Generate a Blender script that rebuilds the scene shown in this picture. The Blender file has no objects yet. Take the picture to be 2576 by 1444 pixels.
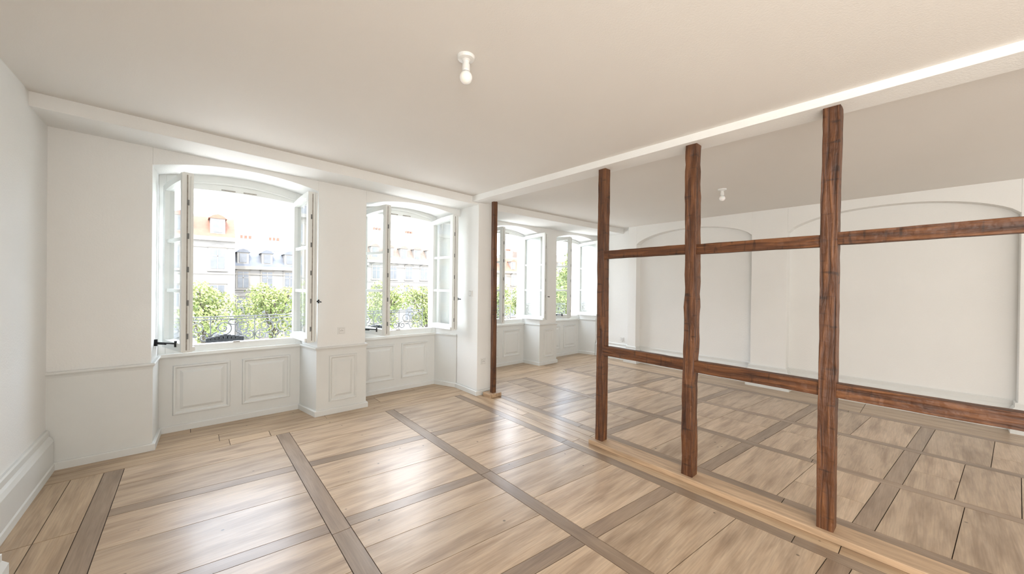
import bpy, math, random
from mathutils import Vector, Matrix, noise
random.seed(7)
S=bpy.context.scene
COL=S.collection

# ---------------------------------------------------------------- materials
def new_mat(name):
    m=bpy.data.materials.new(name); m.use_nodes=True
    nt=m.node_tree; b=nt.nodes["Principled BSDF"]
    return m,nt,b
def N(nt,t,**k):
    n=nt.nodes.new(t)
    for a,v in k.items(): setattr(n,a,v)
    return n
def mat(name,c,rough=.6,var=.04,vs=6,bump=0,bs=60,metal=0,spec=.5,stretch=None,c2=None):
    m,nt,b=new_mat(name)
    b.inputs["Roughness"].default_value=rough
    b.inputs["Metallic"].default_value=metal
    b.inputs["Specular IOR Level"].default_value=spec
    tc=N(nt,"ShaderNodeTexCoord"); mp=N(nt,"ShaderNodeMapping")
    if stretch: mp.inputs["Scale"].default_value=stretch
    nt.links.new(tc.outputs["Object"],mp.inputs[0])
    no=N(nt,"ShaderNodeTexNoise"); no.inputs["Scale"].default_value=vs; no.inputs["Detail"].default_value=5
    nt.links.new(mp.outputs[0],no.inputs["Vector"])
    cr=N(nt,"ShaderNodeValToRGB")
    c2=c2 or tuple(x*(1-var) for x in c)
    cr.color_ramp.elements[0].position=.35; cr.color_ramp.elements[1].position=.65
    cr.color_ramp.elements[0].color=(*c2,1); cr.color_ramp.elements[1].color=(*c,1)
    nt.links.new(no.outputs[0],cr.inputs[0]); nt.links.new(cr.outputs[0],b.inputs["Base Color"])
    if bump:
        n2=N(nt,"ShaderNodeTexNoise"); n2.inputs["Scale"].default_value=bs; n2.inputs["Detail"].default_value=4
        nt.links.new(mp.outputs[0],n2.inputs["Vector"])
        bp=N(nt,"ShaderNodeBump"); bp.inputs["Strength"].default_value=bump; bp.inputs["Distance"].default_value=.01
        nt.links.new(n2.outputs[0],bp.inputs["Height"]); nt.links.new(bp.outputs[0],b.inputs["Normal"])
    return m
M={}
M['wall']=mat("white_plaster",(.86,.86,.84),.85,.015,3,.2,90)
M['ceil']=mat("ceiling_paint",(.79,.765,.725),.8,.015,1.5,.1,120)
M['paint']=mat("satin_trim_paint",(.74,.75,.73),.38,.02,5,.05,40)
M['winp']=mat("window_paint",(.82,.84,.82),.35,.03,8,.04,50)
M['gask']=mat("window_edge_grey",(.40,.37,.33),.6,.3,30)
M['plastic']=mat("white_plastic",(.80,.80,.78),.3,.01,5)
M['iron']=mat("black_iron",(.02,.02,.022),.4,.2,30,.1,80,.6)
M['grayiron']=mat("weathered_grey_iron",(.20,.21,.21),.6,.2,30,.1,80)
M['darkiron']=mat("dark_cast_iron",(.03,.033,.037),.6,.3,30,.2,60)
M['gap']=mat("dark_gap",(.05,.035,.025),.9,.2,10)
M['slate']=mat("slate_roof",(.10,.107,.122),.7,.2,2)
M['tile']=mat("clay_tile_roof",(.17,.08,.052),.8,.15,3)
M['tanroof']=mat("tan_roof",(.135,.105,.085),.8,.2,3)
M['facade']=mat("pale_facade",(.20,.19,.175),.9,.05,1)
M['stone']=mat("sandstone_facade",(.165,.14,.112),.9,.12,1.5)
M['fglass']=mat("facade_window_glass",(.09,.096,.104),.25,.2,2)
M['ftrim']=mat("facade_trim",(.17,.158,.14),.9,.05,2)
M['street']=mat("pale_paving",(.55,.53,.49),.9,.1,1)
M['trunk']=mat("tree_bark",(.06,.05,.035),.9,.3,5)
M['oak']=mat("new_sill_wood",(.55,.38,.24),.45,.35,3,.15,60,stretch=(12,1,12))

def glass():
    m,nt,b=new_mat("window_glass"); nt.nodes.remove(b)
    out=nt.nodes["Material Output"]
    t=N(nt,"ShaderNodeBsdfTransparent"); t.inputs[0].default_value=(.95,.98,.97,1)
    g=N(nt,"ShaderNodeBsdfGlossy"); g.inputs["Roughness"].default_value=.01
    lw=N(nt,"ShaderNodeLayerWeight"); lw.inputs[0].default_value=.5
    pw=N(nt,"ShaderNodeMath",operation='POWER'); pw.inputs[1].default_value=2.5; nt.links.new(lw.outputs["Facing"],pw.inputs[0])
    f=N(nt,"ShaderNodeMath",operation='MULTIPLY_ADD'); f.inputs[1].default_value=.8; f.inputs[2].default_value=.1; nt.links.new(pw.outputs[0],f.inputs[0])
    mx=N(nt,"ShaderNodeMixShader")
    nt.links.new(f.outputs[0],mx.inputs[0]); nt.links.new(t.outputs[0],mx.inputs[1]); nt.links.new(g.outputs[0],mx.inputs[2])
    nt.links.new(mx.outputs[0],out.inputs[0]); return m
M['glass']=glass()

def bulbmat():
    m,nt,b=new_mat("frosted_bulb_glass")
    b.inputs["Base Color"].default_value=(.93,.93,.91,1); b.inputs["Roughness"].default_value=.2
    b.inputs["Subsurface Weight"].default_value=.3
    return m
M['bulb']=bulbmat()

def leafmat():
    m,nt,b=new_mat("sunlit_leaves")
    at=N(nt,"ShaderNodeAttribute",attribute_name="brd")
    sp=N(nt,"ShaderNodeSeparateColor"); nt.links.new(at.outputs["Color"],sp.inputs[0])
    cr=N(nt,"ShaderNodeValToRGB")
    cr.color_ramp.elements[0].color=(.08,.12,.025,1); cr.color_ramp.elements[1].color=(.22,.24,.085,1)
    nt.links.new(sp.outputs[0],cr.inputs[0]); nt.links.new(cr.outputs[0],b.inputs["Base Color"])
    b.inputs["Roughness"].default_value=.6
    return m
M['leaf']=leafmat()

def woodfloor(name,cA,cB,cC,rough):
    """planks: attribute brd.r=random tone, brd.g=grain direction (0 along X,1 along Y)"""
    m,nt,b=new_mat(name); L=nt.links.new
    at=N(nt,"ShaderNodeAttribute",attribute_name="brd")
    sp=N(nt,"ShaderNodeSeparateColor"); L(at.outputs["Color"],sp.inputs[0])
    tc=N(nt,"ShaderNodeTexCoord")
    sx=N(nt,"ShaderNodeSeparateXYZ"); L(tc.outputs["Object"],sx.inputs[0])
    def lerp(a,bb):
        n=N(nt,"ShaderNodeMix"); n.data_type='FLOAT'
        L(sp.outputs[1],n.inputs[0]); L(a,n.inputs[2]); L(bb,n.inputs[3]); return n.outputs[0]
    al=lerp(sx.outputs[0],sx.outputs[1]); ac=lerp(sx.outputs[1],sx.outputs[0])
    off=N(nt,"ShaderNodeMath",operation='MULTIPLY'); L(sp.outputs[0],off.inputs[0]); off.inputs[1].default_value=37
    cb=N(nt,"ShaderNodeCombineXYZ"); L(al,cb.inputs[0]); L(ac,cb.inputs[1]); L(off.outputs[0],cb.inputs[2])
    def noi(scale,sc,det,dist=0):
        mp=N(nt,"ShaderNodeMapping"); mp.inputs["Scale"].default_value=scale; L(cb.outputs[0],mp.inputs[0])
        n=N(nt,"ShaderNodeTexNoise"); n.inputs["Scale"].default_value=sc; n.inputs["Detail"].default_value=det
        n.inputs["Distortion"].default_value=dist
        L(mp.outputs[0],n.inputs["Vector"]); return n.outputs[0]
    g1=noi((1.0,13,1),2.0,7,.4)      # streaky grain
    g2=noi((1.1,6.5,1),1.7,8,.25)    # stains drawn along the grain
    g3=noi((3,60,1),2,4)             # fine grain
    r1=N(nt,"ShaderNodeValToRGB"); r1.color_ramp.elements[0].position=.3; r1.color_ramp.elements[1].position=.68
    r1.color_ramp.elements[0].color=(*cB,1); r1.color_ramp.elements[1].color=(*cA,1); L(g1,r1.inputs[0])
    r2=N(nt,"ShaderNodeMapRange"); r2.inputs[1].default_value=.45; r2.inputs[2].default_value=.70; r2.inputs[3].default_value=0; r2.inputs[4].default_value=.9
    L(g2,r2.inputs[0])
    mx=N(nt,"ShaderNodeMix"); mx.data_type='RGBA'; L(r2.outputs[0],mx.inputs[0]); L(r1.outputs[0],mx.inputs[6]); mx.inputs[7].default_value=(*cC,1)
    tn=N(nt,"ShaderNodeMapRange"); tn.inputs[3].default_value=.86; tn.inputs[4].default_value=1.1; L(sp.outputs[0],tn.inputs[0])
    fg=N(nt,"ShaderNodeMapRange"); fg.inputs[1].default_value=.3; fg.inputs[2].default_value=.7; fg.inputs[3].default_value=.82; fg.inputs[4].default_value=1.07; L(g3,fg.inputs[0])
    mu=N(nt,"ShaderNodeMath",operation='MULTIPLY'); L(tn.outputs[0],mu.inputs[0]); L(fg.outputs[0],mu.inputs[1])
    vo=N(nt,"ShaderNodeTexVoronoi"); vo.inputs["Scale"].default_value=5.5; L(tc.outputs["Object"],vo.inputs["Vector"])
    kn=N(nt,"ShaderNodeMapRange"); kn.inputs[1].default_value=.035; kn.inputs[2].default_value=.06; kn.inputs[3].default_value=.35; kn.inputs[4].default_value=1; L(vo.outputs["Distance"],kn.inputs[0])
    mu2=N(nt,"ShaderNodeMath",operation='MULTIPLY'); L(mu.outputs[0],mu2.inputs[0]); L(kn.outputs[0],mu2.inputs[1])
    vm=N(nt,"ShaderNodeVectorMath",operation='SCALE'); L(mx.outputs[2],vm.inputs[0]); L(mu2.outputs[0],vm.inputs[3])
    L(vm.outputs[0],b.inputs["Base Color"])
    rr=N(nt,"ShaderNodeMapRange"); rr.inputs[3].default_value=rough-.06; rr.inputs[4].default_value=rough+.1; L(g2,rr.inputs[0]); L(rr.outputs[0],b.inputs["Roughness"])
    b.inputs["Coat Weight"].default_value=.22; b.inputs["Coat Roughness"].default_value=.2
    bp=N(nt,"ShaderNodeBump"); bp.inputs["Strength"].default_value=.14; bp.inputs["Distance"].default_value=.004
    L(g1,bp.inputs["Height"]); L(bp.outputs[0],b.inputs["Normal"])
    return m
M['plank']=woodfloor("maple_planks",(.57,.43,.30),(.47,.335,.22),(.31,.21,.135),.36)
M['strip']=woodfloor("walnut_strips",(.34,.245,.17),(.28,.195,.13),(.22,.15,.10),.36)
M['edge']=woodfloor("edge_planks",(.57,.42,.275),(.45,.31,.19),(.33,.22,.135),.36)

def timber(vertical):
    m,nt,b=new_mat("old_timber_"+("post" if vertical else "rail")); L=nt.links.new
    tc=N(nt,"ShaderNodeTexCoord"); mp=N(nt,"ShaderNodeMapping")
    mp.inputs["Scale"].default_value=(22,22,1.5) if vertical else (22,1.5,22)
    L(tc.outputs["Object"],mp.inputs[0])
    n=N(nt,"ShaderNodeTexNoise"); n.inputs["Scale"].default_value=2; n.inputs["Detail"].default_value=8; n.inputs["Distortion"].default_value=.7
    L(mp.outputs[0],n.inputs["Vector"])
    cr=N(nt,"ShaderNodeValToRGB"); e=cr.color_ramp.elements
    e[0].position=.3; e[0].color=(.038,.013,.005,1); e[1].position=.72; e[1].color=(.21,.085,.030,1)
    x=cr.color_ramp.elements.new(.5); x.color=(.105,.038,.013,1)
    L(n.outputs[0],cr.inputs[0])
    mp2=N(nt,"ShaderNodeMapping"); mp2.inputs["Scale"].default_value=(3,3,14) if vertical else (3,14,3); L(tc.outputs["Object"],mp2.inputs[0])
    n3=N(nt,"ShaderNodeTexNoise"); n3.inputs["Scale"].default_value=2.2; n3.inputs["Detail"].default_value=2; L(mp2.outputs[0],n3.inputs["Vector"])
    mr=N(nt,"ShaderNodeMapRange"); mr.inputs[1].default_value=.60; mr.inputs[2].default_value=.70; mr.inputs[3].default_value=1; mr.inputs[4].default_value=.45; L(n3.outputs[0],mr.inputs[0])
    vm=N(nt,"ShaderNodeVectorMath",operation='SCALE'); L(cr.outputs[0],vm.inputs[0]); L(mr.outputs[0],vm.inputs[3]); L(vm.outputs[0],b.inputs["Base Color"])
    b.inputs["Roughness"].default_value=.5
    n2=N(nt,"ShaderNodeTexNoise"); n2.inputs["Scale"].default_value=14; n2.inputs["Detail"].default_value=3; L(tc.outputs["Object"],n2.inputs["Vector"])
    ad=N(nt,"ShaderNodeMath",operation='ADD'); L(n.outputs[0],ad.inputs[0]); L(n2.outputs[0],ad.inputs[1])
    bp=N(nt,"ShaderNodeBump"); bp.inputs["Strength"].default_value=.8; bp.inputs["Distance"].default_value=.014
    L(ad.outputs[0],bp.inputs["Height"]); L(bp.outputs[0],b.inputs["Normal"]); return m
M['post']=timber(True); M['rail']=timber(False)

# ---------------------------------------------------------------- mesh builder
class MB:
    def __init__(s): s.v=[];s.f=[];s.m=[];s.c=[];s.mats=[]
    def mi(s,k):
        if k not in s.mats: s.mats.append(k)
        return s.mats.index(k)
    def add(s,vs,fs,k,col=(0,0,0,1)):
        o=len(s.v); s.v+= [tuple(p) for p in vs]; i=s.mi(k)
        for f in fs: s.f.append([o+j for j in f]); s.m.append(i); s.c.append(col)
    def box(s,x0,x1,y0,y1,z0,z1,k,col=(0,0,0,1)):
        s.hexa([(x0,y0,z0),(x1,y0,z0),(x1,y1,z0),(x0,y1,z0),(x0,y0,z1),(x1,y0,z1),(x1,y1,z1),(x0,y1,z1)],k,col)
    def hexa(s,v,k,col=(0,0,0,1)):
        s.add(v,[(3,2,1,0),(4,5,6,7),(0,1,5,4),(1,2,6,5),(2,3,7,6),(3,0,4,7)],k,col)
    def prism(s,poly,ax,a,b,k):
        n=len(poly)
        def P(p,t): return {'x':(t,p[0],p[1]),'y':(p[0],t,p[1]),'z':(p[0],p[1],t)}[ax]
        vs=[P(p,a) for p in poly]+[P(p,b) for p in poly]
        fs=[list(range(n))[::-1],[n+i for i in range(n)]]+[(i,(i+1)%n,n+(i+1)%n,n+i) for i in range(n)]
        s.add(vs,fs,k)
    def sweep(s,path,prof,k):
        """profile (d,z); offset to the right of travel"""
        n=len(path); rings=[]
        for i in range(n):
            def nrm(a,b):
                d=Vector((b[0]-a[0],b[1]-a[1])).normalized(); return Vector((d.y,-d.x))
            if i==0: o=nrm(path[0],path[1])
            elif i==n-1: o=nrm(path[-2],path[-1])
            else:
                a=nrm(path[i-1],path[i]); b=nrm(path[i],path[i+1]); o=(a+b); o=o/max(.3,(1+a.dot(b)))
            rings.append([(path[i][0]+o.x*d,path[i][1]+o.y*d,z) for d,z in prof])
        vs=[p for r in rings for p in r]; m=len(prof); fs=[]
        for i in range(n-1):
            for j in range(m-1): fs.append((i*m+j,i*m+j+1,(i+1)*m+j+1,(i+1)*m+j))
        fs.append(list(range(m))); fs.append([(n-1)*m+j for j in range(m)][::-1])
        s.add(vs,fs,k)
    def lathe(s,cx,cy,prof,k,seg=24):
        vs=[];fs=[];m=len(prof)
        for i in range(seg):
            a=2*math.pi*i/seg
            for r,z in prof: vs.append((cx+r*math.cos(a),cy+r*math.sin(a),z))
        for i in range(seg):
            j=(i+1)%seg
            for q in range(m-1): fs.append((i*m+q,j*m+q,j*m+q+1,i*m+q+1))
        s.add(vs,fs,k)
    def rod(s,a,b,r,k,seg=8):
        a=Vector(a);b=Vector(b);d=(b-a).normalized()
        u=d.orthogonal().normalized(); w=d.cross(u)
        vs=[]
        for p in (a,b):
            for i in range(seg):
                t=2*math.pi*i/seg; vs.append(p+(u*math.cos(t)+w*math.sin(t))*r)
        fs=[(i,(i+1)%seg,seg+(i+1)%seg,seg+i) for i in range(seg)]+[list(range(seg))[::-1],[seg+i for i in range(seg)]]
        s.add(vs,fs,k)
    def panel(s,x0,x1,z0,z1,y,k,flip=1):
        """moulded raised panel on a wall facing -Y"""
        pr=[(0,0),(.008,.018),(.02,.018),(.034,.001),(.055,.001),(.08,.014)]
        vs=[];fs=[]
        for d,h in pr:
            vs+=[(x0+d,y-h,z0+d),(x1-d,y-h,z0+d),(x1-d,y-h,z1-d),(x0+d,y-h,z1-d)]
        for r in range(len(pr)-1):
            for i in range(4):
                j=(i+1)%4; fs.append((r*4+i,r*4+j,(r+1)*4+j,(r+1)*4+i))
        e=(len(pr)-1)*4; fs.append((e,e+1,e+2,e+3)); s.add(vs,fs,k)
    def obj(s,name,parent=None,smooth=False,bevel=0,fix=True):
        me=bpy.data.meshes.new(name); me.from_pydata(s.v,[],s.f)
        for k in s.mats: me.materials.append(M[k])
        me.polygons.foreach_set("material_index",s.m)
        if any(c!=(0,0,0,1) for c in s.c):
            ca=me.color_attributes.new("brd",'FLOAT_COLOR','CORNER')
            for p,c in zip(me.polygons,s.c):
                for li in p.loop_indices: ca.data[li].color=c
        me.update()
        if fix:
            import bmesh
            bm=bmesh.new(); bm.from_mesh(me); bmesh.ops.recalc_face_normals(bm,faces=bm.faces); bm.to_mesh(me); bm.free()
        if smooth: me.polygons.foreach_set("use_smooth",[True]*len(me.polygons))
        o=bpy.data.objects.new(name,me); COL.objects.link(o)
        if bevel:
            b=o.modifiers.new("bevel",'BEVEL'); b.width=bevel; b.segments=2; b.limit_method='ANGLE'; b.angle_limit=math.radians(50)
        if parent: o.parent=parent
        return o
def empty(name,loc=(0,0,0)):
    e=bpy.data.objects.new(name,None); e.location=(0,0,0); COL.objects.link(e); return e

def zc(x,y): return 2.80-.028*(x+.85)+.012*(y-4.12)
ZR=2.69
XL=-.85

# ---------------------------------------------------------------- floor
fb=MB()
fb.box(-1.1,7.0,-3.2,5.2,-.15,-.006,'gap')
G=.0022
def board(p,k,orient,r=None,z=0):
    c=[sum(q[0] for q in p)/4,sum(q[1] for q in p)/4]
    pts=[]
    for q in p:
        pts.append((q[0]-math.copysign(G,q[0]-c[0]),q[1]-math.copysign(G,q[1]-c[1])))
    r=random.random() if r is None else r
    v=[(x,y,-.03) for x,y in pts]+[(x,y,z) for x,y in pts]
    fb.hexa(v,k,(r,orient,0,1))
SL=-.085
def yr(base,x): return base+SL*(x-1.7)
rows=[3.31,2.34,1.38,.42,-.53,-1.5,-2.45]
HW=.052
def cell(x0,x1,top,bot,orient=0,nb=2,split=0):
    jit=0
    for i in range(nb):
        a=i/nb;b=(i+1)/nb
        if 0<a<1: a+=jit
        jit=random.uniform(-.05,.05) if i<nb-1 else 0
        if b<1: b+=jit
        f=lambda x,t:(top(x)*(1-t)+bot(x)*t)
        if split and random.random()<split:
            xm=x0+(x1-x0)*random.uniform(.35,.65)
            segs=[(x0,xm),(xm,x1)]
        else: segs=[(x0,x1)]
        for s0,s1 in segs:
            board([(s0,f(s0,b)),(s1,f(s1,b)),(s1,f(s1,a)),(s0,f(s0,a))],'plank',orient)
def field(cols,ytop,split):
    for ci in range(len(cols)-1):
        x0=cols[ci][1]; x1=cols[ci+1][0]
        prev=lambda x:ytop
        for ri,rb in enumerate(rows):
            b=rb
            cell(x0,x1,prev,(lambda x,b=b:yr(b,x)+HW),0,2 if random.random()<.8 else 3,split)
            board([(x0,yr(b,x0)-HW),(x1,yr(b,x1)-HW),(x1,yr(b,x1)+HW),(x0,yr(b,x0)+HW)],'strip',0)
            prev=(lambda x,b=b:yr(b,x)-HW)
        cell(x0,x1,prev,lambda x:-3.2,0,1)
    for a,b in cols:
        if b-a>.01:
            ys=[ytop,ytop-1.9,ytop-3.7,-3.2]
            for i in range(3): board([(a,ys[i+1]),(b,ys[i+1]),(b,ys[i]),(a,ys[i])],'strip',1)
colsL=[(-.50,-.39),(.645,.755),(1.74,1.84),(2.69,2.785)]
field(colsL,4.25,0)
colsR=[(3.13,3.22),(4.06,4.15),(5.06,5.15),(6.07,6.16)]
field(colsR,4.4,.35)
ys=[4.25,3.35,1.9,.6,-1.2,-3.2]
for x0,x1 in ((XL-.1,-.67),(-.67,-.50)):
    for i in range(5): board([(x0,ys[i+1]),(x1,ys[i+1]),(x1,ys[i]),(x0,ys[i])],'edge',1)
for x0,x1 in ((2.785,2.90),(2.90,3.02),(3.02,3.13)):
    yy=[4.25,random.uniform(2.2,3.2),random.uniform(.3,1.2),-3.2]
    for i in range(3): board([(x0,yy[i+1]),(x1,yy[i+1]),(x1,yy[i]),(x0,yy[i])],'edge',1)
for x0,x1 in ((6.16,6.45),(6.45,6.8)):
    yy=[4.4,2.6,.6,-1.2,-3.2]
    for i in range(4): board([(x0,yy[i+1]),(x1,yy[i+1]),(x1,yy[i]),(x0,yy[i])],'edge',1)
for y0,y1 in ((4.25,4.42),(4.42,4.62),(4.62,4.85),(4.85,5.1)):
    xs=[XL-.1]+sorted(random.uniform(-.3,2.6) for _ in range(2))+[3.13]
    for i in range(len(xs)-1): board([(xs[i],y0),(xs[i+1],y0),(xs[i+1],y1),(xs[i],y1)],'edge',0)
for y0,y1 in ((4.4,4.62),(4.62,4.85),(4.85,5.1),(5.1,5.4)):
    xs=[3.13,random.uniform(4,5.5),6.8]
    for i in range(2): board([(xs[i],y0),(xs[i+1],y0),(xs[i+1],y1),(xs[i],y1)],'edge',0)
board([(3.02,4.25),(3.13,4.25),(3.13,4.4),(3.02,4.4)],'edge',0)
fb.obj("floor",fix=True)

# ---------------------------------------------------------------- ceiling
cb=MB()
def slab(x0,x1,y0,y1,f,top,k,b):
    b.hexa([(x0,y0,f(x0,y0)),(x1,y0,f(x1,y0)),(x1,y1,f(x1,y1)),(x0,y1,f(x0,y1)),(x0,y0,top),(x1,y0,top),(x1,y1,top),(x0,y1,top)],k)
slab(-1.1,2.95,-3.2,5.2,zc,3.1,'ceil',cb)
slab(2.95,7.05,-3.2,5.5,lambda x,y:ZR,3.1,'ceil',cb)
cb.obj("ceiling")
tb=MB()
slab(XL-.05,2.97,4.12,4.60,lambda x,y:zc(x,4.12)-.10,3.0,'wall',tb)
tb.obj("trim_1",bevel=.006)
tb=MB(); slab(3.18,6.8,4.25,4.95,lambda x,y:ZR-.10,3.0,'wall',tb); tb.obj("trim_2",bevel=.006)
tb=MB(); slab(2.855,3.08,-3.1,4.13,lambda x,y:2.597+.006*y,3.0,'wall',tb); tb.obj("ceiling_beam",bevel=.004)

# ---------------------------------------------------------------- window wall
ww=MB(); H=2.95; TH=.22
ww.prism([(-1.1,4.57),(-.26,4.57),(-.24,5.0),(-.24,5.22),(-1.1,5.22)],'z',0,H,'wall')
ww.prism([(1.08,4.57),(1.61,4.57),(1.63,5.0),(1.63,5.22),(1.0,5.22),(1.0,5.0)],'z',0,H,'wall')
ww.prism([(2.95,4.1),(3.2,4.1),(3.2,4.9),(3.72,4.9),(3.75,5.3),(3.75,5.52),(3.05,5.52),(3.05,5.22),(2.80,5.22),(2.80,5.0),(2.955,4.62)],'z',0,H,'wall')
ww.prism([(4.96,4.9),(5.41,4.9),(5.46,5.3),(5.46,5.52),(4.92,5.52),(4.92,5.3)],'z',0,H,'wall')
ww.prism([(6.7,4.9),(7.0,4.9),(7.0,5.52),(6.6,5.52),(6.6,5.3)],'z',0,H,'wall')
def header(b,x0,x1,y0,y1,spring,rise,k='wall'):
    n=20; arc=[(x0+(x1-x0)*i/n, spring+rise*(1-(2*i/n-1)**2)) for i in range(n+1)]
    b.prism(arc+[(x1,H),(x0,H)],'y',y0,y1,k)
WIN=[ # x0,x1,yf, front x0,x1,yfront, spring, angles(left,right)
 (-.24,1.0,5.0,-.26,1.08,4.57,2.53,16,4),
 (1.63,2.80,5.0,1.61,2.955,4.57,2.485,15,5),
 (3.75,4.92,5.3,3.72,4.96,4.9,2.46,12,8),
 (5.46,6.60,5.3,5.41,6.70,4.9,2.46,16,3)]
for (x0,x1,yf,fx0,fx1,yfr,sp,al,ar) in WIN:
    header(ww,fx0,fx1,yfr,yf+.02,sp,.09)
    ww.box(x0,x1,yf+.02,yf+TH,2.52,H,'wall')
    ww.box(x0,x1,yf,yf+TH,-.2,.745,'wall')
ww.obj("wall_window_side",bevel=.004)

pathL=[(XL,4.57),(-.26,4.57),(-.24,5.0),(1.0,5.0),(1.08,4.57),(1.61,4.57),(1.63,5.0),(2.80,5.0),(2.955,4.62)]
pathR=[(3.2,4.9),(3.72,4.9),(3.75,5.3),(4.92,5.3),(4.96,4.9),(5.41,4.9),(5.46,5.3),(6.60,5.3),(6.70,4.9)]
for ti,p in enumerate((pathL,pathR)):
    db=MB()
    db.sweep(p,[(0,.735),(.012,.735),(.012,0)],'paint')
    db.sweep(p,[(0,.775),(.022,.775),(.028,.768),(.028,.758),(.016,.742),(.012,.725)],'paint')
    for (x0,x1,yf,*_) in WIN[ti*2:ti*2+2]:
        m=(x0+x1)/2
        db.panel(x0+.11,m-.05,.16,.66,yf-.012,'paint'); db.panel(m+.05,x1-.11,.16,.66,yf-.012,'paint')
    if ti==0: db.panel(1.20,1.51,.14,.67,4.558,'paint')
    else: db.panel(5.06,5.33,.14,.67,4.888,'paint')
    db.obj("trim_%d"%(3+ti))  # wainscot of each window wall: dado, chair rail and raised panels
bb=MB()
bb.sweep(pathL+[(2.95,4.1),(3.2,4.1),(3.2,4.9)],[(.008,.062),(.026,.062),(.032,.055),(.032,0)],'paint')
bb.sweep(pathR,[(.008,.062),(.026,.062),(.032,.055),(.032,0)],'paint')
bb.obj("baseboard_window_side")

# ---------------------------------------------------------------- left / back / far walls
w=MB(); w.box(-1.1,XL,-3.2,4.6,0,H,'wall'); w.obj("wall_left")
w=MB(); w.box(-1.1,7.0,-3.3,-3.0,0,H,'wall'); w.obj("wall_back")
tall=[(0,.325),(.014,.325),(.022,.315),(.022,.275),(.034,.262),(.046,.235),(.046,.06),(.052,.05),(.052,0)]
w=MB(); w.sweep([(XL,-3.0),(XL,4.545)],tall,'paint'); w.obj("baseboard_left")
w=MB()
w.sweep([(-.72,1.2),(-.72,3.06),(XL,3.06)],[(-.12,.13),(0,.13),(.012,.12),(.012,.085),(.03,.055),(.03,0)],'paint')
w.obj("trim_5")

w=MB(); XF=6.60; XB=6.75
w.box(XB,7.0,-3.2,4.95,0,H,'wall'); w.box(6.72,XB+.01,4.06,4.95,0,H,'wall')
arches=[(1.905,3.88,2.33,.22),(-.573,1.447,2.33,.245)]
w.box(XF,XB+.01,3.88,4.06,0,H,'wall')
w.box(XF,XB+.01,1.447,1.905,0,H,'wall')
w.box(XF,XB+.01,-3.1,-.573,0,H,'wall')
for y0,y1,sp,ri in arches:
    n=36; arc=[(y0+(y1-y0)*i/n, sp+ri*max(0,1-abs(2*i/n-1)**2.2)**.72) for i in range(n+1)]
    w.prism(arc+[(y1,H),(y0,H)],'x',XF,XB+.01,'wall')
w.obj("wall_far",bevel=.004)
w=MB()
w.sweep([(6.72,4.88),(6.72,4.06),(XF,4.06),(XF,3.88),(XB,3.88),(XB,1.905),(XF,1.905),(XF,1.447),(XB,1.447),(XB,-.573),(XF,-.573),(XF,-3.0)],tall,'paint')
w.obj("baseboard_far")

# ---------------------------------------------------------------- windows
def casement(parent,name,w_,z0,hs,hr,hinge,ang,right):
    """local x: hinge->closing edge, z up, thickness centred on y"""
    b=MB(); T=.072; y0,y1=-T/2,T/2
    top=lambda u: hs+hr*(1-((u-w_)/w_)**2)
    sw=.058; br=.075; tr=.06
    for a,c in ((0,sw),(w_-sw,w_)):
        b.prism([(a,z0),(c,z0),(c,top(c)),(a,top(a))],'y',y0,y1,'winp')
    b.box(sw,w_-sw,y0,y1,z0,z0+br,'winp')
    n=8; us=[sw+(w_-2*sw)*i/n for i in range(n+1)]
    b.prism([(u,top(u)) for u in us]+[(u,top(u)-tr) for u in us[::-1]],'y',y0,y1,'winp')
    hh=(hs-tr)-(z0+br)
    for i in (1,2):
        z=z0+br+hh*i/3; b.box(sw,w_-sw,-.02,.02,z-.016,z+.016,'winp')
    s=-1 if not right else 1
    b.prism([(w_-.02,z0+.01),(w_+.016,z0+.01),(w_+.016,top(w_)-.01),(w_-.02,top(w_)-.01)],'y',min(s*T/2,s*(T/2+.016)),max(s*T/2,s*(T/2+.016)),'winp')
    q=-s
    b.box(w_-.001,w_+.009,min(q*.012,q*.030),max(q*.012,q*.030),z0+.02,top(w_)-.03,'winp')
    b.box(w_-.001,w_+.002,min(-q*.014,-q*.004),max(-q*.014,-q*.004),z0+.02,top(w_)-.02,'gask')
    b.box(.01,w_-.01,*( (T/2,T/2+.02) if not right else (-T/2-.02,-T/2)),z0+.01,z0+.045,'winp')
    for z in (z0+.12,z0+.42,z0+.72,z0+1.02,z0+1.32): b.box(w_+.002,w_+.006,-.012,.004,z,z+.05,'grayiron')
    o=b.obj(name,parent,bevel=.003)
    g=MB(); g.add([(sw,0,z0+br),(w_-sw,0,z0+br),(w_-sw,0,top(w_)-tr),(sw,0,top(sw)-tr)],[(0,1,2,3)],'glass')
    go=g.obj(name+"_glass",parent)
    h=MB()
    if right:
        zz=1.30; iy=T/2
        h.box(w_-.045,w_-.015,iy,iy+.008,zz-.05,zz+.05,'iron')
        h.rod((w_-.03,iy,zz),(w_-.03,iy+.05,zz),.008,'iron')
        h.rod((w_-.03,iy+.048,zz+.02),(w_-.03,iy+.048,zz-.02),.009,'iron'); h.rod((w_-.03,iy+.048,zz),(w_+.035,iy+.052,zz-.004),.007,'iron')
    for z in (z0+.15,(z0+hs)/2,hs-.15):
        h.rod((-.006,0,z-.04),(-.006,0,z+.04),.009,'winp')
    ho=h.obj(name+"_hardware",parent)
    for q in (o,go,ho):
        q.location=(hinge[0],hinge[1],0); q.rotation_euler=(0,0,math.radians(-90+ang))
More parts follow.
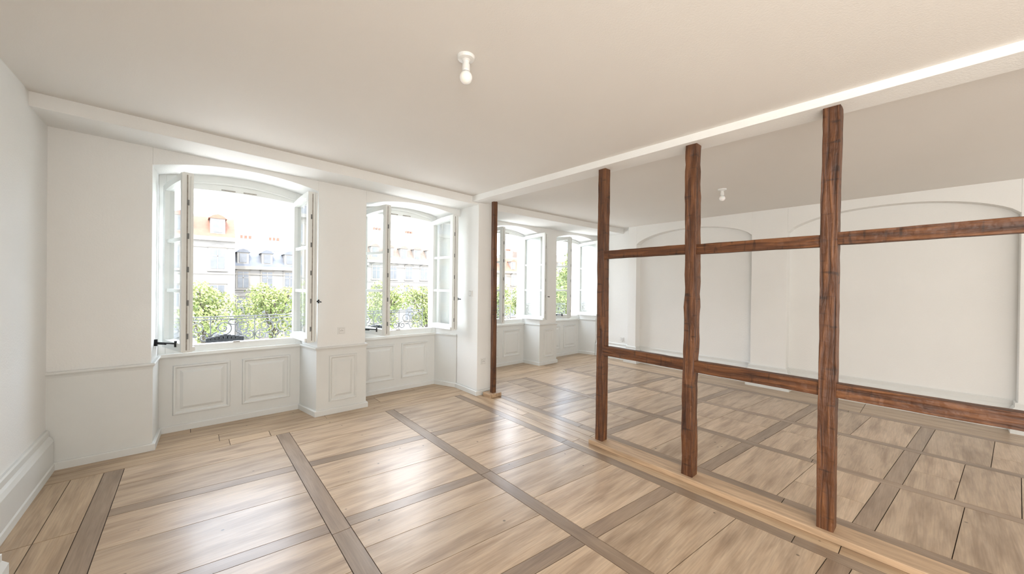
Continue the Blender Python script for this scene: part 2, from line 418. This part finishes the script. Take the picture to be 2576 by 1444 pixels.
def railing(x0,x1,y):
    cu=bpy.data.curves.new("balcony_railing",'CURVE'); cu.dimensions='3D'; cu.bevel_depth=.006; cu.bevel_resolution=2
    def poly(pts,cyc=False):
        s=cu.splines.new('POLY'); s.points.add(len(pts)-1)
        for p,q in zip(s.points,pts): p.co=(q[0],y,q[1],1)
        s.use_cyclic_u=cyc
    za,zb=.80,1.10
    poly([(x0,zb),(x1,zb)]); poly([(x0,zb-.03),(x1,zb-.03)]); poly([(x0,za),(x1,za)])
    n=max(2,round((x1-x0)/.38)); wd=(x1-x0)/n
    def spiral(cx,cz,r0,a0,turns,sg):
        return [(cx+sg*r*math.cos(a),cz+r*math.sin(a)) for k in range(29) for r,a in [(r0*(1-k/34),a0+turns*2*math.pi*k/28)]]
    for i in range(n):
        c=x0+wd*(i+.5)
        for sg in (1,-1):
            poly(spiral(c+sg*wd*.22,za+.17,.085,math.pi*1.5,-1.5,sg))
            poly(spiral(c+sg*wd*.36,za+.07,.055,math.pi*.5,1.4,-sg))
            poly([(c,za),(c+sg*.03,za+.08),(c+sg*wd*.22,za+.085)])
        poly([(c+.045*math.cos(t*.5),za+.235+.03*math.sin(t*.5)) for t in range(13)],True)
        poly([(x0+wd*i,.74),(x0+wd*i,zb)])
    poly([(x1,.74),(x1,zb)])
    cu.materials.append(M['grayiron'])
    o=bpy.data.objects.new("balcony_railing",cu); COL.objects.link(o)
for i,(x0,x1,yf,fx0,fx1,yfr,sp,al,ar) in enumerate(WIN):
    e=empty("window_%d"%(i+1)); J=.055
    b=MB(); ya,yb=yf-.012,yf+.07
    b.box(x0,x0+J,ya,yb,.745,2.60,'winp'); b.box(x1-J,x1,ya,yb,.745,2.60,'winp')
    b.box(x0+J,x1-J,ya,yb,.775,.852,'winp')
    b.box(x0-.0,x1+.0,yf-.045,yf+.02,.748,.782,'winp')
    n=16; hs,hr=2.43,.03
    arc=[(x0+J+(x1-x0-2*J)*k/n, hs+hr*(1-(2*k/n-1)**2)) for k in range(n+1)]
    b.prism(arc+[(x1-J,2.64),(x0+J,2.64)],'y',ya,yb,'winp')
    arcm=[(p[0],2.455+.075*(1-(2*k/n-1)**2)) for k,p in enumerate(arc)]
    b.prism([(p[0],p[1]+.022) for p in arcm]+arcm[::-1],'y',ya-.016,ya,'winp')
    m=(x0+x1)/2
    for dx in (-.14,.05): b.box(m+dx,m+dx+.12,ya-.006,ya,hs+hr+.008,hs+hr+.02,'gask')
    b.box(m-.03,m+.03,ya-.01,ya+.03,.852,.862,'gask')
    b.obj("frame",e,bevel=.003)
    b=MB(); b.box(x0-.08,x1+.08,yf+TH+.002,yf+.46,.66,.744,'stone'); b.obj("outer_ledge",e,bevel=.006)
    ow=x1-x0-2*J; cw=ow/2
    casement(e,"casement_left",cw,.862,hs-.005,.05,(x0+J+.012,yf-.045),al,False)
    casement(e,"casement_right",cw,.862,hs-.005,.05,(x1-J-.012,yf-.045),ar,True)
    b=MB(); a=(x0+.0,yf-.26,.93)
    d=math.radians(-90+al); c=(x0+J+.012+math.cos(d)*cw*.72-.04,yf-.045+math.sin(d)*cw*.72,.93)
    b.rod(a,c,.007,'iron'); b.rod((a[0]-.0,a[1],.90),(a[0],a[1],.96),.012,'iron'); b.rod((c[0],c[1],.90),(c[0],c[1],.955),.01,'iron')
    b.rod((a[0],a[1],.925),((a[0]+c[0])/2,(a[1]+c[1])/2,.925),.011,'iron')
    b.obj("window_stay",e)
    railing(x0,x1,yf+.40)
for cx,cy in ((.30,5.30),(2.02,5.30)):
    b=MB(); b.box(cx-.17,cx+.17,cy-.03,cy+.03,.746,.86,'darkiron')
    for k in range(-4,5):
        h=.06-.008*abs(k); x=cx+k*.037
        b.prism([(x-.022,.85),(x+.022,.85),(x+.028,.85+h*.5),(x+.012,.85+h),(x-.012,.85+h),(x-.028,.85+h*.5)],'y',cy-.03,cy+.03,'darkiron')
    b.obj("cast_iron_planter",bevel=.004)

# ---------------------------------------------------------------- timber partition
part=empty("timber_frame_partition")
def hewn(name,a,b,wx,wy,k,seed,amp=.004):
    a=Vector(a);b=Vector(b);L=(b-a).length; n=max(4,int(L/.05)); vert=abs(b.z-a.z)>abs(b.y-a.y)
    ring=[(-1,-1),(0,-1),(1,-1),(1,0),(1,1),(0,1),(-1,1),(-1,0)]
    vs=[];fs=[]
    for i in range(n+1):
        p=a.lerp(b,i/n)
        for j,(u,v) in enumerate(ring):
            du=u*wx/2; dv=v*wy/2
            q=p+(Vector((du,dv,0)) if vert else Vector((du,0,dv)))
            nn=noise.noise_vector(Vector((seed*7.3+i*.05,seed*1.7,i*.06)))
            n2=noise.noise_vector(Vector((seed*3.3+j*4,i*.55,j)))
            d=nn*amp*1.5+n2*amp*.6
            if vert: d.z=0
            else: d.y=0
            vs.append(q+d)
    for i in range(n):
        for j in range(8):
            fs.append((i*8+j,i*8+(j+1)%8,(i+1)*8+(j+1)%8,(i+1)*8+j))
    fs.append(list(range(8))[::-1]); fs.append([n*8+j for j in range(8)])
    m=MB(); m.add(vs,fs,k); return m.obj(name,part,bevel=.003)
PX=2.955
posts=[(PX,.43,.10,.082,.005),(PX,1.26,.09,.084,.011),(PX+.01,2.09,.08,.078,.005),(PX,-.72,.09,.08,.004)]
for i,(x,y,wx,wy,am) in enumerate(posts):
    hewn("post_%d"%(i+1),(x,y,.04),(x,y,2.60+.006*y),wx,wy,'post',i+1,am)
hewn("post_5",(3.10,3.93,.045),(3.085,3.93,2.625),.06,.055,'post',9,.003)
segs=[(2.06,1.29,1.802,.893),(1.225,.46,1.80,.888),(.40,-.69,1.812,.888)]
for i,(ya,yb,zu,zl) in enumerate(segs):
    hewn("upper_rail_%d"%(i+1),(PX,ya,zu-.004),(PX,yb,zu),.06,.075,'rail',20+i,.004)
    hewn("lower_rail_%d"%(i+1),(PX,ya,zl+.004),(PX,yb,zl),.065,.085,'rail',30+i,.004)
b=MB(); b.box(2.875,3.05,-3.0,2.17,0,.042,'oak'); b.obj("sill_plate",part,bevel=.005)
b=MB(); b.box(3.0,3.19,3.86,4.03,0,.05,'oak'); b.obj("post_block",part,bevel=.005)

# ---------------------------------------------------------------- ceiling bulbs
def bulb(x,y,z):
    e=empty("ceiling_light_bulb")
    b=MB(); b.lathe(x,y,[(0,z+.01),(.046,z+.01),(.047,z-.008),(.043,z-.016),(.024,z-.02),(.017,z-.026),(.016,z-.04),(.02,z-.042),(.021,z-.072),(.018,z-.08),(0,z-.08)],'plastic',28)
    b.obj("socket",e,smooth=False,bevel=0)
    pr=[(.0135,z-.076),(.0155,z-.086)]
    c=z-.112; r=.034
    for k in range(13):
        a=math.radians(55-k*(145/12)); pr.append((max(0,r*math.cos(a)) if k<12 else 0,c+r*math.sin(a)*1.02))
    b=MB(); b.lathe(x,y,pr,'bulb',28); b.obj("bulb",e,smooth=True)
bulb(1.10,1.66,zc(1.1,1.66)); bulb(4.82,1.71,ZR)

# ---------------------------------------------------------------- outlets
def outlet(name,x,y,z,axis,rocker=False):
    b=MB(); s=.041
    def bx(u0,u1,d0,d1,z0,z1,k):
        if axis=='y': b.box(x+u0,x+u1,y-d1,y-d0,z+z0,z+z1,k)
        else: b.box(x-d1,x-d0,y+u0,y+u1,z+z0,z+z1,k)
    bx(-s,s,0,.012,-s,s,'plastic')
    if rocker: bx(-.022,.022,.012,.017,-.03,.03,'plastic'); bx(-.026,.026,.0118,.0125,-.034,.034,'gask')
    else:
        bx(-s*.72,s*.72,.0118,.0125,-s*.72,s*.72,'gask'); bx(-s*.68,s*.68,.012,.016,-s*.68,s*.68,'plastic')
        bx(-.012,-.007,.0162,.017,-.004,.004,'gap'); bx(.007,.012,.0162,.017,-.004,.004,'gap'); bx(-.002,.002,.0162,.017,.008,.013,'gap')
    b.obj(name,bevel=.0015)
outlet("wall_outlet",1.335,4.57,.947,'y'); outlet("wall_outlet",3.05,4.10,.45,'y'); outlet("wall_outlet",6.72,4.25,.42,'x')
outlet("light_switch",2.951,4.27,1.38,'x',True)

# ---------------------------------------------------------------- outside
b=MB(); b.box(-120,160,5.9,220,-6.3,-6,'street'); b.obj("street_ground")
def house(x0,x1,y,eave,ridge,wall,roof,dorm=3,flr=2.9,dep=10,chim=2):
    b=MB(); b.box(x0,x1,y,y+dep,-6,eave,wall)
    b.box(x0-.2,x1+.2,y-.35,y,eave-.35,eave,'ftrim'); b.box(x0,x1,y-.12,y,eave-.9,eave-.8,'ftrim')
    k=1.6
    b.prism([(y-.2,eave),(y+k,ridge-.6),(y+dep*.5,ridge),(y+dep-k,ridge-.6),(y+dep,eave)],'x',x0,x1,roof)
    n=max(2,int((x1-x0)/2.1)); 
    z=eave-flr
    while z>-6:
        for i in range(n):
            cx=x0+(x1-x0)*(i+.5)/n
            b.box(cx-.62,cx+.62,y-.06,y,z+.3,z+2.25,'ftrim')
            b.box(cx-.46,cx+.46,y-.08,y-.02,z+.42,z+2.1,'fglass')
            b.box(cx-.03,cx+.03,y-.1,y-.02,z+.42,z+2.1,'facade'); b.box(cx-.46,cx+.46,y-.1,y-.02,z+1.45,z+1.51,'facade')
            b.box(cx-.7,cx+.7,y-.2,y,z+.2,z+.3,'ftrim')
            b.prism([(cx-.7,z+2.25),(cx+.7,z+2.25),(cx,z+2.5)],'y',y-.15,y,'ftrim')
        b.box(x0,x1,y-.1,y,z-.05,z+.08,'ftrim'); z-=flr
    hd=min(1.5,(ridge-eave)*.55)
    for i in range(dorm):
        cx=x0+(x1-x0)*(i+.5)/dorm
        b.box(cx-.5,cx+.5,y+.1,y+2,eave+.25,eave+.25+hd,'facade'); b.box(cx-.3,cx+.3,y+.05,y+.2,eave+.4,eave+.1+hd,'fglass')
        b.prism([(cx-.62,eave+.25+hd),(cx+.62,eave+.25+hd),(cx+.35,eave+.5+hd),(cx,eave+.62+hd),(cx-.35,eave+.5+hd)],'y',y-.02,y+2.2,roof)
    for i in range(chim):
        cx=x0+(x1-x0)*(i+.6)/(chim+.3)
        b.box(cx-.7,cx+.7,y+dep*.4,y+dep*.5,ridge-.8,ridge+1.1,'facade')
        for d in (-.4,0,.4): b.box(cx+d-.12,cx+d+.12,y+dep*.43,y+dep*.47,ridge+1.1,ridge+1.5,'tile')
    b.obj("townhouse")
house(-9,2.9,40,5.3,7.7,'facade','tile',5,3.1,10,0)
house(3.1,9.5,48,3.2,5.4,'facade','slate',3,2.7,10,2)
house(9.6,17,48,4.2,6.6,'facade','slate',4,2.8)
house(17.1,33,48,4.6,8.0,'facade','tanroof',8,2.8,10,3)
house(33.2,52,50,4.0,7.0,'stone','tile',8,2.8,10,2)
house(52.2,80,56,5,9.0,'facade','tanroof',9,2.9,10,2)
house(-40,-9.2,38,8,12,'stone','slate',12,3.1,12,3)

def treemesh(seed,n=3600):
    rnd=random.Random(seed); b=MB()
    cl=[]
    for i in range(18):
        a=rnd.uniform(0,6.28); r=rnd.uniform(.12,.70); cl.append((r*math.cos(a),r*math.sin(a),rnd.uniform(-.75,.66),rnd.uniform(.28,.46)))
    for i in range(n):
        c=cl[rnd.randrange(len(cl))]
        v=Vector((rnd.gauss(0,1),rnd.gauss(0,1),rnd.gauss(0,1))).normalized()*c[3]*rnd.uniform(.75,1.05)
        p=Vector(c[:3])+v
        q=Vector((rnd.gauss(0,1),rnd.gauss(0,1),rnd.gauss(0,1))).normalized(); u=q.orthogonal().normalized(); w_=q.cross(u); s=rnd.uniform(.03,.06)
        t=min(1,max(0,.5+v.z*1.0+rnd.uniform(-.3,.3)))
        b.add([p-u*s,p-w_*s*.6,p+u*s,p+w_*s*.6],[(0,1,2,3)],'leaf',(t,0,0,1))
    for k,c in enumerate(cl[:8]):
        b.rod((0,0,-1.1),c[:3],.022,'trunk',5)
    b.rod((0,0,-3.02),(0,0,-1.05),.07,'trunk',7)
    me=b.obj("tmp",fix=False); m=me.data; bpy.data.objects.remove(me); return m
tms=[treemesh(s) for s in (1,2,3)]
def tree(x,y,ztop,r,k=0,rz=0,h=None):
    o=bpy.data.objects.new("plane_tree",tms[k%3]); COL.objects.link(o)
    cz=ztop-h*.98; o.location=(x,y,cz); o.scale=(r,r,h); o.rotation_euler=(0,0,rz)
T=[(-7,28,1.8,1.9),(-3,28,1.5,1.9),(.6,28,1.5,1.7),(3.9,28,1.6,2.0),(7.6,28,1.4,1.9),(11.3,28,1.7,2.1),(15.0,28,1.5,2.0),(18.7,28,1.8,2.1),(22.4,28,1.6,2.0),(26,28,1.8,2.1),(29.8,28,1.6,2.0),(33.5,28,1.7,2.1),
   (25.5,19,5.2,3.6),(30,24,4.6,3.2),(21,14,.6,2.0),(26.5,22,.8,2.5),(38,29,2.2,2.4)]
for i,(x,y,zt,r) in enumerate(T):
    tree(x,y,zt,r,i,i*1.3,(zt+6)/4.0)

# ---------------------------------------------------------------- world + lights
wd=bpy.data.worlds.new("sky"); S.world=wd; wd.use_nodes=True; nt=wd.node_tree; L=nt.links.new
bg=nt.nodes["Background"]; tc=N(nt,"ShaderNodeTexCoord")
mp=N(nt,"ShaderNodeMapping"); mp.inputs["Scale"].default_value=(1.5,1.5,5); L(tc.outputs["Generated"],mp.inputs[0])
no=N(nt,"ShaderNodeTexNoise"); no.inputs["Scale"].default_value=1.6; no.inputs["Detail"].default_value=6; L(mp.outputs[0],no.inputs["Vector"])
cr=N(nt,"ShaderNodeValToRGB"); cr.color_ramp.elements[0].position=.42; cr.color_ramp.elements[1].position=.58
cr.color_ramp.elements[0].color=(.66,.80,1,1); cr.color_ramp.elements[1].color=(1,.98,.96,1); L(no.outputs[0],cr.inputs[0])
L(cr.outputs[0],bg.inputs[0]); bg.inputs[1].default_value=10
def area(name,loc,rot,sx,sy,en,col=(1,1,1),portal=False):
    l=bpy.data.lights.new(name,'AREA'); l.shape='RECTANGLE'; l.size=sx; l.size_y=sy; l.energy=en; l.color=col
    o=bpy.data.objects.new(name,l); COL.objects.link(o); o.location=loc; o.rotation_euler=rot
    if portal: l.cycles.is_portal=True
    return o
for i,(x0,x1,yf,*_) in enumerate(WIN):
    area("window_portal",((x0+x1)/2,yf+TH+.01,1.64),(math.radians(-90),0,0),x1-x0,1.78,1,portal=True)
area("rear_room_light",(1.0,-2.85,1.6),(math.radians(90),0,0),3.0,2.2,36,(1,.98,.95))  # added fill behind the camera, not a lamp of the room
area("rear_room_light",(4.9,-2.85,1.6),(math.radians(90),0,0),3.0,2.2,24,(1,.98,.95))  # second added fill, for the right-hand room
area("side_room_light",(-.78,-1.5,1.4),(math.radians(90),0,math.radians(-90)),2.2,2.0,125,(1,.975,.935))  # unseen fill added at the left wall to brighten the far wall
sl=bpy.data.lights.new("sun",'SUN'); sl.energy=5.0; sl.angle=.01; sl.color=(1,.95,.86)
so=bpy.data.objects.new("sun",sl); COL.objects.link(so); so.rotation_euler=Vector((-.35,-1,1.1)).to_track_quat('Z','Y').to_euler()

# ---------------------------------------------------------------- camera
cd=bpy.data.cameras.new("camera"); cd.sensor_width=36; cd.lens=930/2576*36; cd.clip_end=500; cd.clip_start=.05
co=bpy.data.objects.new("camera",cd); COL.objects.link(co)
ya=math.radians(41); p=.0043; al=.012
f=Vector((math.sin(ya)*math.cos(p),math.cos(ya)*math.cos(p),-math.sin(p)))
r0=Vector((math.cos(ya),-math.sin(ya),0)); u0=r0.cross(f)
r=r0*math.cos(al)+u0*math.sin(al); u=u0*math.cos(al)-r0*math.sin(al)
co.matrix_world=Matrix(((r.x,u.x,-f.x,0),(r.y,u.y,-f.y,0),(r.z,u.z,-f.z,1.5),(0,0,0,1)))
S.camera=co
S.view_settings.view_transform='Standard'; S.view_settings.look='None'; S.view_settings.exposure=.12
